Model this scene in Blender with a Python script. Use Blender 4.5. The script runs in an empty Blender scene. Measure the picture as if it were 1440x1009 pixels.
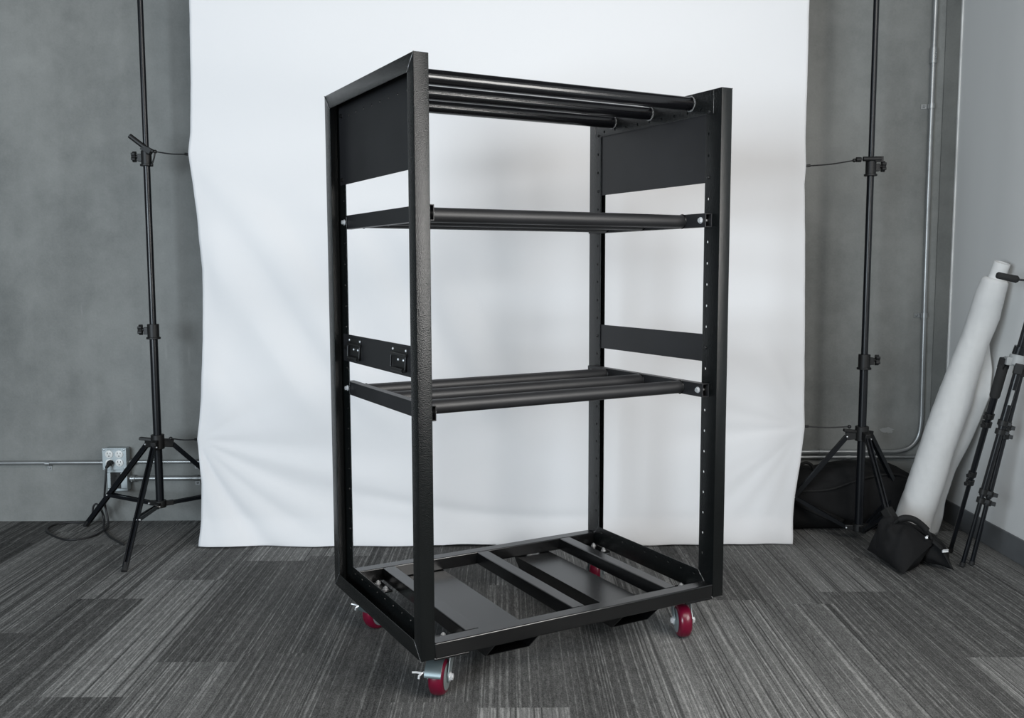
import bpy, math, random
from mathutils import Vector, Matrix, noise
random.seed(7)
C = bpy.context.scene.collection
PI = math.pi
IN = 0.0254

# ------------------------------------------------------------------ helpers
class MB:
    """collects shapes, then links them as ONE mesh object"""
    def __init__(s): s.v = []; s.f = []
    def add(s, vs, fs):
        o = len(s.v); s.v += [tuple(p) for p in vs]; s.f += [tuple(i + o for i in f) for f in fs]
    def box(s, x0, y0, z0, x1, y1, z1, M=None):
        vs = [Vector(p) for p in ((x0,y0,z0),(x1,y0,z0),(x1,y1,z0),(x0,y1,z0),(x0,y0,z1),(x1,y0,z1),(x1,y1,z1),(x0,y1,z1))]
        if M: vs = [M @ p for p in vs]
        s.add(vs, [(0,3,2,1),(4,5,6,7),(0,1,5,4),(1,2,6,5),(2,3,7,6),(3,0,4,7)])
    def cyl(s, p, q, r, r2=None, n=20, caps=True):
        p = Vector(p); q = Vector(q); r2 = r if r2 is None else r2
        w = (q - p).normalized(); u = w.orthogonal().normalized(); v = w.cross(u)
        vs = []
        for c, rr in ((p, r), (q, r2)):
            for k in range(n):
                a = 2*PI*k/n; vs.append(c + u*(math.cos(a)*rr) + v*(math.sin(a)*rr))
        fs = [(k, (k+1) % n, n+(k+1) % n, n+k) for k in range(n)]
        if caps: fs += [tuple(range(n-1, -1, -1)), tuple(range(n, 2*n))]
        s.add(vs, fs)
    def bar(s, p, q, w, h, up=(0,0,1)):
        p = Vector(p); q = Vector(q); d = (q-p).normalized()
        a = d.cross(Vector(up)).normalized(); b = a.cross(d)
        vs = [c + a*(i*w/2) + b*(j*h/2) for c in (p, q) for i, j in ((-1,-1),(1,-1),(1,1),(-1,1))]
        s.add(vs, [(0,1,2,3),(7,6,5,4),(0,4,5,1),(1,5,6,2),(2,6,7,3),(3,7,4,0)])
    def tube(s, pts, r, n=10, closed=False):
        pts = [Vector(p) for p in pts]; m = len(pts)
        rad = r if isinstance(r, (list, tuple)) else [r]*m
        prev = None; vs = []
        for i, p in enumerate(pts):
            if closed: t = pts[(i+1) % m] - pts[i-1]
            else: t = pts[min(i+1, m-1)] - pts[max(i-1, 0)]
            t.normalize()
            if prev is None: u = t.orthogonal().normalized()
            else:
                u = prev - t*prev.dot(t)
                u = u.normalized() if u.length > 1e-6 else t.orthogonal().normalized()
            prev = u; w = t.cross(u)
            for k in range(n):
                a = 2*PI*k/n; vs.append(p + u*(math.cos(a)*rad[i]) + w*(math.sin(a)*rad[i]))
        fs = []
        for i in range(m if closed else m-1):
            j = (i+1) % m
            for k in range(n): fs.append((i*n+k, i*n+(k+1) % n, j*n+(k+1) % n, j*n+k))
        if not closed: fs += [tuple(range(n-1, -1, -1)), tuple(range((m-1)*n, m*n))]
        s.add(vs, fs)
    def lathe(s, prof, p, axis, n=32):
        """prof = [(radius, distance along axis)] , open ends are closed by caps"""
        p = Vector(p); w = Vector(axis).normalized(); u = w.orthogonal().normalized(); v = w.cross(u); m = len(prof)
        vs = [p + w*h + u*(math.cos(2*PI*k/n)*r) + v*(math.sin(2*PI*k/n)*r) for r, h in prof for k in range(n)]
        fs = [(i*n+k, i*n+(k+1) % n, (i+1)*n+(k+1) % n, (i+1)*n+k) for i in range(m-1) for k in range(n)]
        fs += [tuple(range(n-1, -1, -1)), tuple(range((m-1)*n, m*n))]
        s.add(vs, fs)
    def ball(s, c, r, n=8):
        c = Vector(c); prof = [(math.sin(PI*i/n)*r + 1e-5, -math.cos(PI*i/n)*r) for i in range(n+1)]
        s.lathe(prof, c, (0,0,1), n=n*2)
    def build(s, name, mat, parent=None, smooth=40, bevel=0, seg=2, M=None):
        me = bpy.data.meshes.new(name)
        vs = [tuple(M @ Vector(p)) for p in s.v] if M else s.v
        me.from_pydata(vs, [], s.f); me.update()
        o = bpy.data.objects.new(name, me); C.objects.link(o); me.materials.append(mat)
        if smooth:
            me.polygons.foreach_set('use_smooth', [True]*len(me.polygons))
            me.set_sharp_from_angle(angle=math.radians(smooth))
        if bevel:
            b = o.modifiers.new('bevel', 'BEVEL'); b.width = bevel; b.segments = seg; b.limit_method = 'ANGLE'
            b.angle_limit = math.radians(40); b.harden_normals = False
        if parent: o.parent = parent
        return o

def spline(pts, k=8):
    P = [Vector(p) for p in pts]; P = [P[0]*2-P[1]] + P + [P[-1]*2-P[-2]]; out = []
    for i in range(1, len(P)-2):
        a, b, c, d = P[i-1:i+3]
        for j in range(k):
            t = j/k
            out.append(0.5*((2*b) + (c-a)*t + (2*a-5*b+4*c-d)*t*t + (3*b-a-3*c+d)*t**3))
    out.append(P[-2]); return out
def thing(name, label, cat, loc=(0,0,0), rz=0, group=None):
    o = bpy.data.objects.new(name, None); C.objects.link(o); o.location = loc; o.rotation_euler = (0,0,rz)
    o.empty_display_size = .05; tag(o, label, cat, group); return o
def tag(o, label, cat, group=None):
    o['label'] = label; o['category'] = cat
    if group: o['group'] = group
    return o
def struct(o): o['kind'] = 'structure'; return o
def place(o, loc):
    """move the mesh so that its origin sits at loc (world) and nothing shifts"""
    M = Matrix.Translation(-Vector(loc)); o.data.transform(M); o.location = loc; return o
def copy_part(o, parent=None, M=None):
    c = o.copy(); C.objects.link(c); c.parent = parent
    for ch in list(o.children): copy_part(ch, c)
    return c
def lerp(a, b, t): return a + (b-a)*t
def sstep(a, b, x):
    t = min(1, max(0, (x-a)/(b-a))); return t*t*(3-2*t)
def interp(tab, x):
    if x <= tab[0][0]: return tab[0][1]
    for (x0, y0), (x1, y1) in zip(tab, tab[1:]):
        if x <= x1:
            return y0 + (y1-y0)*(x-x0)/(x1-x0)
    return tab[-1][1]

# ------------------------------------------------------------------ materials
def new_mat(name, col, rough=.5, metal=0, spec=.5):
    m = bpy.data.materials.new(name); m.use_nodes = True; N = m.node_tree.nodes; L = m.node_tree.links
    b = N['Principled BSDF']; b.inputs['Base Color'].default_value = (*col, 1); b.inputs['Roughness'].default_value = rough
    b.inputs['Metallic'].default_value = metal; b.inputs['Specular IOR Level'].default_value = spec
    return m, N, L, b
def obj_coord(N):
    t = N.new('ShaderNodeTexCoord'); return t.outputs['Object']
def world_coord(N):
    return N.new('ShaderNodeNewGeometry').outputs['Position']
def noise_n(N, L, vec, scale, detail=2, rough=.5):
    n = N.new('ShaderNodeTexNoise'); n.inputs['Scale'].default_value = scale; n.inputs['Detail'].default_value = detail
    n.inputs['Roughness'].default_value = rough
    if vec is not None: L.new(vec, n.inputs['Vector'])
    return n.outputs['Fac']
def ramp(N, L, fac, stops):
    r = N.new('ShaderNodeValToRGB'); e = r.color_ramp.elements
    while len(e) < len(stops): e.new(.5)
    for i, (p, c) in enumerate(stops):
        e[i].position = p; e[i].color = (*c, 1) if len(c) == 3 else c
    L.new(fac, r.inputs['Fac']); return r.outputs['Color']
def bump(N, L, b, h, strength, dist):
    n = N.new('ShaderNodeBump'); n.inputs['Strength'].default_value = strength; n.inputs['Distance'].default_value = dist
    L.new(h, n.inputs['Height']); L.new(n.outputs['Normal'], b.inputs['Normal']); return n
def math_n(N, L, op, a, b_=None):
    n = N.new('ShaderNodeMath'); n.operation = op
    for i, x in enumerate((a, b_)):
        if x is None: continue
        if isinstance(x, (int, float)): n.inputs[i].default_value = x
        else: L.new(x, n.inputs[i])
    return n.outputs[0]
def mapping(N, L, vec, scale=(1,1,1), loc=(0,0,0)):
    m = N.new('ShaderNodeMapping'); m.inputs['Scale'].default_value = scale; m.inputs['Location'].default_value = loc
    L.new(vec, m.inputs['Vector']); return m.outputs['Vector']
def grainy(name, col, rough, bscale, bstr, bdist=.001, spec=.5, metal=0, var=.15):
    m, N, L, b = new_mat(name, col, rough, metal, spec)
    co = obj_coord(N); f = noise_n(N, L, co, bscale, 2, .6)
    if bstr: bump(N, L, b, f, bstr, bdist)
    g = noise_n(N, L, co, 9, 3)
    lo = tuple(c*(1-var) for c in col); hi = tuple(c*(1+var) for c in col)
    L.new(ramp(N, L, g, [(.3, lo), (.7, hi)]), b.inputs['Base Color'])
    return m

M_pow = grainy('black_powder_coat', (.0045,.0055,.0055), .22, 340, .5, .0022, .5)
M_satin = grainy('satin_black_steel', (.0035,.0035,.0037), .25, 900, .05, .0004, .9)
M_shelf = grainy('matte_black_tube', (.014,.014,.0155), .46, 900, .15, .0006, .55)
M_glossp = grainy('glossy_black_tube', (.004,.004,.005), .13, 420, .22, .0009, .7)
M_bead = grainy('weld_bead_steel', (.42,.42,.42), .25, 900, 1.0, .003, .7, .85)
M_dark = grainy('black_hardware', (.008,.008,.008), .4, 500, .2)
M_chrome = grainy('zinc_bolt_steel', (.72,.73,.74), .28, 500, .1, .0005, .6, .35)
M_zinc = grainy('zinc_plated_steel', (.36,.41,.42), .35, 200, .15, .0005, .6, .6)
M_zdark = grainy('dark_zinc_steel', (.10,.125,.13), .35, 200, .15, .0005, .6, .5)
M_poly = grainy('maroon_polyurethane', (.125,.003,.019), .28, 200, .06, .0005, .5)
M_stand = grainy('black_anodised_tube', (.005,.006,.008), .30, 600, .1, .0004, .5)
M_plas = grainy('black_plastic', (.009,.009,.009), .5, 500, .2)
M_rub = grainy('black_rubber', (.012,.012,.012), .7, 300, .3)
M_foam = grainy('black_foam_grip', (.022,.022,.022), .85, 700, .5)
M_galv = grainy('galvanised_conduit', (.36,.37,.37), .38, 150, .15, .0005, .5, .7)
M_box = grainy('galvanised_box', (.42,.46,.47), .42, 120, .2, .0006, .5, .6)
M_white_pl = grainy('white_plastic', (.78,.78,.76), .4, 200, .05)
M_slot = grainy('outlet_slot_black', (.01,.01,.01), .6, 200, .1)
M_cord = grainy('black_cord', (.015,.015,.016), .5, 400, .2)
M_tag = grainy('grey_label', (.35,.36,.36), .5, 300, .05)
M_bag = None
def fabric(name, col, rough=.85, scale=900, wr=14, wd=.004, st=.6, var=.15):
    m, N, L, b = new_mat(name, col, rough, 0, .25)
    co = obj_coord(N); f = noise_n(N, L, co, scale, 1)
    w = noise_n(N, L, co, wr, 3)
    s = math_n(N, L, 'ADD', math_n(N, L, 'MULTIPLY', f, .12), w)
    bump(N, L, b, s, st, wd)
    L.new(ramp(N, L, w, [(.3, tuple(c*(1-var) for c in col)), (.7, tuple(c*(1+var) for c in col))]), b.inputs['Base Color'])
    return m
M_bag = fabric('black_nylon', (.008,.008,.0085), .8)
M_webb = fabric('black_webbing', (.014,.014,.014), .75, 1200, 60, .001)
M_roll = fabric('white_wrap', (.74,.74,.73), .8, 500, 40, .0006, .25, .02)

def cloth_mat():
    m, N, L, b = new_mat('white_muslin', (.80,.80,.81), .9, 0, .15)
    co = world_coord(N); w = noise_n(N, L, co, 7, 4); f = noise_n(N, L, co, 1500, 1)
    bump(N, L, b, math_n(N, L, 'ADD', w, math_n(N, L, 'MULTIPLY', f, .02)), .25, .006)
    return m
M_cloth = cloth_mat()

def concrete(name, c0, c1):
    m, N, L, b = new_mat(name, c0, .62, 0, .35)
    co = world_coord(N)
    a = noise_n(N, L, co, 1.3, 6, .62); d = noise_n(N, L, co, 9, 6, .7); e = noise_n(N, L, co, 120, 2)
    v = noise_n(N, L, mapping(N, L, co, (5, 5, .7)), 1, 4, .6)
    s = math_n(N, L, 'ADD', math_n(N, L, 'MULTIPLY', a, .5), math_n(N, L, 'MULTIPLY', d, .22))
    s = math_n(N, L, 'ADD', s, math_n(N, L, 'MULTIPLY', v, .2))
    s = math_n(N, L, 'ADD', s, math_n(N, L, 'MULTIPLY', e, .08))
    col = ramp(N, L, s, [(.36, c0), (.5, tuple((p+q)/2 for p, q in zip(c0, c1))), (.66, c1)])
    # pale scratches and specks of plaster
    sc = noise_n(N, L, mapping(N, L, co, (26, 26, 5), (3.1, 0, 1.7)), 1, 2, .4)
    k = ramp(N, L, sc, [(.73, (0,0,0)), (.80, (1,1,1))])
    mx = N.new('ShaderNodeMix'); mx.data_type = 'RGBA'; L.new(math_n(N, L, 'MULTIPLY', k, .22), mx.inputs['Factor'])
    L.new(col, mx.inputs[6]); mx.inputs[7].default_value = (.42,.42,.41,1)
    L.new(mx.outputs[2], b.inputs['Base Color'])
    bump(N, L, b, math_n(N, L, 'ADD', d, e), .15, .003)
    return m
M_conc = concrete('grey_concrete', (.150,.157,.151), (.305,.310,.298))
M_conc2 = concrete('dark_concrete', (.11,.115,.11), (.20,.205,.195))

def paint_mat():
    m, N, L, b = new_mat('white_wall_paint', (.74,.74,.73), .55, 0, .35)
    co = world_coord(N); bump(N, L, b, noise_n(N, L, co, 260, 2), .12, .001)
    L.new(ramp(N, L, noise_n(N, L, mapping(N, L, co, (3,3,.6)), 1, 3), [(.35, (.72,.72,.71)), (.65, (.76,.76,.75))]), b.inputs['Base Color'])
    return m
M_paint = paint_mat()
M_base = grainy('grey_vinyl_base', (.115,.12,.125), .5, 200, .1)

def carpet_mat():
    m, N, L, b = new_mat('carpet_planks', (.05,.05,.05), .95, 0, .12)
    co = world_coord(N); sp = N.new('ShaderNodeSeparateXYZ'); L.new(co, sp.inputs[0])
    X, Y = sp.outputs[0], sp.outputs[1]
    pw, pl = .235, .94
    u = math_n(N, L, 'DIVIDE', math_n(N, L, 'ADD', X, 23.815), pw); ui = math_n(N, L, 'FLOOR', u)
    wn = N.new('ShaderNodeTexWhiteNoise'); wn.noise_dimensions = '1D'; L.new(ui, wn.inputs['W'])
    v = math_n(N, L, 'ADD', math_n(N, L, 'DIVIDE', Y, pl), math_n(N, L, 'MULTIPLY', wn.outputs['Value'], 7.3)); vi = math_n(N, L, 'FLOOR', v)
    cid = N.new('ShaderNodeCombineXYZ'); L.new(ui, cid.inputs[0]); L.new(vi, cid.inputs[1])
    wn2 = N.new('ShaderNodeTexWhiteNoise'); wn2.noise_dimensions = '3D'; L.new(cid.outputs[0], wn2.inputs['Vector'])
    pid = wn2.outputs['Value']
    off = math_n(N, L, 'MULTIPLY', pid, 57.0)
    def vec(sx, sy):
        c = N.new('ShaderNodeCombineXYZ'); L.new(math_n(N, L, 'MULTIPLY', X, sx), c.inputs[0])
        L.new(math_n(N, L, 'MULTIPLY', Y, sy), c.inputs[1]); L.new(off, c.inputs[2]); return c.outputs[0]
    n1 = noise_n(N, L, vec(9, .35), 1, 2, .5)          # soft change of tone inside a plank
    n2 = noise_n(N, L, vec(150, .8), 1, 0, .5)         # dark yarn lines
    n3 = noise_n(N, L, vec(165, .3), 1, 0, .5)         # thin pale lines
    n4 = noise_n(N, L, vec(330, 200), 1, 1, .6)        # loops
    n5 = noise_n(N, L, vec(150, 26), 1, 1, .6)         # dashes
    line = ramp(N, L, n3, [(.56, (0,0,0)), (.66, (1,1,1))])
    dark = ramp(N, L, n2, [(.30, (0,0,0)), (.42, (1,1,1))])
    light_plank = ramp(N, L, pid, [(.50, (0,0,0)), (.72, (1,1,1))])
    tone = math_n(N, L, 'ADD', math_n(N, L, 'MULTIPLY', light_plank, .22), math_n(N, L, 'ADD', math_n(N, L, 'MULTIPLY', n1, .34), .16))
    tone = math_n(N, L, 'ADD', tone, math_n(N, L, 'MULTIPLY', math_n(N, L, 'SUBTRACT', pid, .5), .14))
    tone = math_n(N, L, 'ADD', tone, math_n(N, L, 'MULTIPLY', math_n(N, L, 'SUBTRACT', n4, .5), .75))
    tone = math_n(N, L, 'ADD', tone, math_n(N, L, 'MULTIPLY', math_n(N, L, 'SUBTRACT', n5, .5), .45))
    tone = math_n(N, L, 'ADD', tone, math_n(N, L, 'MULTIPLY', math_n(N, L, 'MULTIPLY', line, math_n(N, L, 'ADD', n5, .25)), .36))
    dd = math_n(N, L, 'MULTIPLY', math_n(N, L, 'SUBTRACT', dark, 1.0), math_n(N, L, 'ADD', n5, .2))
    tone = math_n(N, L, 'ADD', tone, math_n(N, L, 'MULTIPLY', dd, math_n(N, L, 'ADD', math_n(N, L, 'MULTIPLY', light_plank, .40), .14)))
    col = ramp(N, L, tone, [(.0, (.026,.026,.026)), (.36, (.090,.090,.088)), (.65, (.170,.170,.166)), (1.0, (.32,.32,.31))])
    L.new(col, b.inputs['Base Color'])
    bump(N, L, b, math_n(N, L, 'ADD', n4, n5), .5, .003)
    return m
M_carpet = carpet_mat()

# ------------------------------------------------------------------ camera
cam = bpy.data.cameras.new('camera'); co = bpy.data.objects.new('camera', cam); C.objects.link(co)
cam.lens = 32.9939; cam.sensor_width = 36; cam.sensor_fit = 'HORIZONTAL'; cam.clip_start = .05
R = ((0.9999860, -0.0045197, -0.0027455), (-0.0031729, -0.0974495, -0.9952354), (0.0042306, 0.9952302, -0.0974625))
co.matrix_world = Matrix(((R[0][0], -R[1][0], -R[2][0], 0), (R[0][1], -R[1][1], -R[2][1], 0), (R[0][2], -R[1][2], -R[2][2], 1.13344), (0,0,0,1)))
bpy.context.scene.camera = co

# ------------------------------------------------------------------ setting
YW, XR = 4.15, 1.955
b = MB(); b.box(-4.6, -2.2, -.05, XR+.1, YW+.12, 0); struct(b.build('floor', M_carpet, smooth=0))
b = MB(); b.box(-4.6, YW, 0, XR+.1, YW+.12, 3.3); struct(b.build('wall_back', M_conc, smooth=0))
b = MB(); b.box(1.888, YW-.006, 0, XR, YW, 3.3); struct(b.build('trim_1', M_conc2, smooth=0))
b = MB(); b.box(XR, -2.2, 0, XR+.1, YW, 3.3); struct(b.build('wall_right', M_paint, smooth=0))
b = MB(); b.box(XR-.006, YW-.018, .1, XR, YW-.006, 3.3); struct(b.build('trim_2', M_white_pl, smooth=0, bevel=.002))
b = MB(); b.box(XR-.008, -2.2, 0, XR, YW-.006, .098); struct(b.build('baseboard_right', M_base, smooth=0, bevel=.003))

# ------------------------------------------------------------------ the rack (inches; z = 0 at the underside of the frame)
W, D, H = 39.657, 27.085, 60.0
A, OF, IF, T = 1.583, 1.683, 2.729, .13           # channel depth, outer flange, inner flange, steel thickness
rack = thing('equipment_rack', 'large black steel rolling rack with tube shelves and maroon casters before the white cloth', 'rack', (-.22528, 2.31582, 0), math.radians(28.707))
RM = Matrix.Translation((0, 0, 5*IN)) @ Matrix.Scale(IN, 4)
def rk(b, name, mat, parent=None, smooth=40, bevel=0, seg=2):
    return b.build(name, mat, rack if parent is None else parent, smooth, bevel*IN, seg, RM)

def punch(o, c):
    """drill the holes collected in c through the mesh of o"""
    cut = rk(c, 'cut', M_dark, smooth=0)
    m = o.modifiers.new('holes', 'BOOLEAN'); m.operation = 'DIFFERENCE'; m.object = cut; m.solver = 'EXACT'
    bpy.context.view_layer.update()
    dg = bpy.context.evaluated_depsgraph_get()
    me = bpy.data.meshes.new_from_object(o.evaluated_get(dg)); o.modifiers.clear(); o.data = me
    me.polygons.foreach_set('use_smooth', [True]*len(me.polygons)); me.set_sharp_from_angle(angle=math.radians(35))
    bpy.data.objects.remove(cut, do_unlink=True)
def side_frame(mirror):
    f = (lambda x: W-x) if mirror else (lambda x: x)
    prof = [(0,0),(A,0),(A,IF),(A-T,IF),(A-T,T),(T,T),(T,OF),(0,OF)]
    b = MB(); n = len(prof)
    corners = [(0,0,1,1),(D,0,-1,1),(D,H,-1,-1),(0,H,1,-1)]
    vs = [(f(x), cy+sy*d, cz+sz*d) for cy, cz, sy, sz in corners for x, d in prof]
    fs = []
    for i in range(4):
        j = (i+1) % 4
        for k in range(n):
            q = (i*n+k, i*n+(k+1) % n, j*n+(k+1) % n, j*n+k)
            fs.append(q if mirror else q[::-1])
    b.add(vs, fs)
    o = rk(b, 'side_frame', M_pow, smooth=30, bevel=.07, seg=2)
    c = MB()
    zs = [2.5*k for k in range(2, 23)]
    for z in zs:
        for y in (2.1, D-2.1): c.cyl((f(A-.5), y, z), (f(A+.4), y, z), .17, n=12)
    for k in range(1, 10):
        for z in (2.1, H-2.1): c.cyl((f(A-.5), 1.04+2.5*k, z), (f(A+.4), 1.04+2.5*k, z), .17, n=12)
    punch(o, c)
    # the rough weld line on each mitre
    rnd = random.Random(3+mirror)
    for cy, cz, sy, sz in corners:
        for x, ln in ((f(0), OF), (f(A), IF)):
            w = MB()
            pts = []; rr = []; butt = ln == IF and sz < 0
            for k in range(15):
                d = ln*k/14
                pts.append((x, cy+sy*(1.4 if butt else d), cz+sz*d)); rr.append((.018 if butt else .03)+.03*rnd.random())
            w.tube(pts, rr, 6); rk(w, 'weld_seam', M_bead, o)
    return o
for mir in (0, 1): side_frame(mir)

# plates across the two sides: a deep one at the top, a narrow one at mid height that carries the handles
def hexbolt(b, p, d, r=.24, h=.2, washer=True):
    p = Vector(p); d = Vector(d)
    if washer: b.cyl(p, p+d*.06, r*1.35, n=20)
    b.cyl(p+d*.05, p+d*(h+.05), r, n=6)
def button(b, p, d, r=.2):
    b.lathe([(r,0),(r*.95,.06),(r*.6,.13),(.001,.15)], p, d, 14)
for mir in (0, 1):
    f = (lambda x: W-x) if mir else (lambda x: x)
    x1, x0 = A-T-.01, A-T-.13
    sg = -1 if mir else 1
    for nm, z0, z1 in (('upper_panel', 49.4, H-.6), ('handle_plate', 28.33, 31.6)):
        b = MB(); b.box(min(f(x0), f(x1)), 1.3, z0, max(f(x0), f(x1)), D-1.3, z1)
        p = rk(b, nm, M_shelf, smooth=0, bevel=.03)
        if nm == 'upper_panel' and not mir:
            c = MB()
            for k in range(1, 10): c.cyl((f(x0-.3), 2.29+2.5*k, 57.25), (f(x1+.02), 2.29+2.5*k, 57.25), .15, n=12)
            punch(p, c); p.data.polygons.foreach_set('use_smooth', [False]*len(p.data.polygons))
        for y in (2.1, D-2.1):
            for z in ((50, 57.5) if nm == 'upper_panel' else (30,)):
                bo = MB()
                button(bo, (f(A), y, z), (sg, 0, 0)); bo.cyl((f(x1), y, z), (f(A), y, z), .12, n=10)
                hexbolt(bo, (f(x0), y, z), (-sg, 0, 0), .2, .16)
                rk(bo, 'panel_bolt', M_dark, p)
        if nm == 'handle_plate' and not mir:
            for yc in (21.55, 7.65):
                h = MB(); X = x0
                h.box(X-.07, yc-2.15, 30.5, X, yc+2.15, 31.3)                    # upper mounting plate
                h.box(X-.07, yc-1.75, 28.75, X, yc+1.75, 30.5)                   # stop plate
                h.cyl((X-.17, yc-2.25, 30.5), (X-.17, yc+2.25, 30.5), .17, n=14) # rolled hinge
                hp = rk(h, 'handle', M_dark, p, bevel=.02)
                bl = MB()
                bl.tube(spline([(X-.17, yc-2.0, 30.5), (X-.22, yc-2.02, 30.1), (X-.27, yc-2.0, 29.2), (X-.29, yc-1.9, 28.95), (X-.30, yc-1.6, 28.87), (X-.30, yc+1.6, 28.87), (X-.29, yc+1.9, 28.95), (X-.27, yc+2.0, 29.2), (X-.22, yc+2.02, 30.1), (X-.17, yc+2.0, 30.5)], 5), .11, 10)
                bl.cyl((X-.30, yc-1.6, 28.9), (X-.30, yc+1.6, 28.9), .23, n=16)
                rk(bl, 'handle_bail', M_dark, p)
                for ry, rz in ((yc-1.8, 31.0), (yc+1.8, 31.0), (yc-1.1, 29.95), (yc+.35, 29.95)):
                    rv = MB(); rv.lathe([(.15,0),(.13,.06),(.07,.10),(.001,.11)], (X-.07, ry, rz), (-1,0,0), 12)
                    o = rk(rv, 'rivet', M_chrome, p); o['label'] = 'bright rivet'

# three tubes across the top
TY = (5.5, 13.54, 21.58)
def bead(b, x, y, z, r):
    pts = []; rr = []; rnd = random.Random(int(x*10+y))
    for k in range(40):
        a = 2*PI*k/40; pts.append((x, y+math.cos(a)*(r+.02), z+math.sin(a)*(r+.02))); rr.append(.07+.05*rnd.random())
    b.tube(pts, rr, 6, closed=True)
for y in TY:
    b = MB(); b.cyl((A-.02, y, 58.9), (W-A+.02, y, 58.9), .8, n=40, caps=True)
    t = rk(b, 'top_tube', M_glossp)
    
    for x in (A+.06, W-A-.06):
        w = MB(); bead(w, x, y, 58.9, .82); o = rk(w, 'weld_bead', M_bead, t); o['label'] = 'rough pale weld bead'
# two lift-out tube shelves
def hollow(b, x0, x1, z0, z1, y0, y1, t):
    vs = []
    for y in (y0, y1):
        vs += [(x0,y,z0),(x1,y,z0),(x1,y,z1),(x0,y,z1),(x0+t,y,z0+t),(x1-t,y,z0+t),(x1-t,y,z1-t),(x0+t,y,z1-t)]
    fs = []
    for i in range(4):
        j = (i+1) % 4
        fs += [(i, j, 8+j, 8+i), (4+j, 4+i, 12+i, 12+j), (j, i, 4+i, 4+j), (8+i, 8+j, 12+j, 12+i)]
    b.add(vs, fs)
for zc in (45.0, 25.0):
    for y in TY:
        b = MB(); b.cyl((A+.98, y, zc), (W-A-.98, y, zc), .78, n=40); t = rk(b, 'shelf_tube', M_shelf)
        for x in (A+1.06, W-A-1.06): w = MB(); bead(w, x, y, zc, .76); rk(w, 'weld_bead', M_satin, t)
    for sx, f in ((1, lambda x: x), (-1, lambda x: W-x)):
        b = MB(); hollow(b, min(f(A+.01), f(A+1.0)), max(f(A+.01), f(A+1.0)), zc-.8, zc+.8, 1.3, 25.8, .1)
        sh = rk(b, 'shelf_rail', M_shelf, smooth=0, bevel=.03)
        for y in (2.15, D-2.15):
            b = MB(); hexbolt(b, (f(A+1.0), y, zc), (sx,0,0), .28, .22); b.cyl((f(A-.3), y, zc), (f(A+1.0), y, zc), .14, n=10)
            hexbolt(b, (f(A-T), y, zc), (-sx,0,0), .25, .28)
            o = rk(b, 'shelf_bolt', M_chrome, sh); o['label'] = 'bright zinc bolt'
# base: front and back rails, three cross members, two fork pockets, corner plates
for y0 in (0.0, D-1.65):
    b = MB(); b.box(A, y0, 0, W-A, y0+1.65, 1.65); rk(b, 'base_rail', M_satin, bevel=.14, seg=3)
for x0 in (5.8, 19.2, 32.2):
    b = MB(); b.box(x0, 1.66, 0, x0+1.65, D-1.66, 1.64); rk(b, 'cross_member', M_satin, bevel=.14, seg=3)
for x0, x1 in ((8.8, 14.3), (25.4, 30.6)):
    t = .14; b = MB(); vs = []
    for (xa, xb, za, zb) in ((x0, x1, -2.3, -.01), (x0+t, x1-t, -2.3+t, -.01-t)):
        for end in (0, 1):
            yt = .5 if end == 0 else D-.6; yb = 2.95 if end == 0 else D-3.0
            def yy(z): return lerp(yb, yt, (z+2.3)/2.29)
            vs += [(xa, yy(za), za), (xb, yy(za), za), (xb, yy(zb), zb), (xa, yy(zb), zb)]
    fs = []
    for i in range(4):
        j = (i+1) % 4
        fs += [(i, j, 4+j, 4+i), (8+j, 8+i, 12+i, 12+j), (j, i, 8+i, 8+j), (4+i, 4+j, 12+j, 12+i)]
    b.add(vs, fs); p = rk(b, 'fork_pocket', M_satin, smooth=0, bevel=.04)
    w = MB(); rnd = random.Random(int(x0))
    for k in range(13):
        w.ball((x0+1.6+.15*k, D-1.72-.05*rnd.random(), .02), .07+.06*rnd.random(), 4)
    rk(w, 'weld_bead', M_bead, p)
for cx, cy in ((0,0),(1,0),(0,1),(1,1)):
    fx = (lambda x: W-x) if cx else (lambda x: x)
    fy = (lambda y: D-y) if cy else (lambda y: y)
    b = MB(); b.box(min(fx(A), fx(5.5)), min(fy(.1), fy(5.7)), -.22, max(fx(A), fx(5.5)), max(fy(.1), fy(5.7)), -.01)
    p = rk(b, 'caster_plate', M_satin, smooth=0, bevel=.03)
    for bx in (2.3, 4.8):
        for by in (2.55, 5.05):
            q = MB(); hexbolt(q, (fx(bx), fy(by), -.01), (0,0,1), .27, .24); q.cyl((fx(bx), fy(by), -.6), (fx(bx), fy(by), .42), .13, n=10)
            o = rk(q, 'mounting_bolt', M_chrome, p); o['label'] = 'bright zinc bolt'
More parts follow.
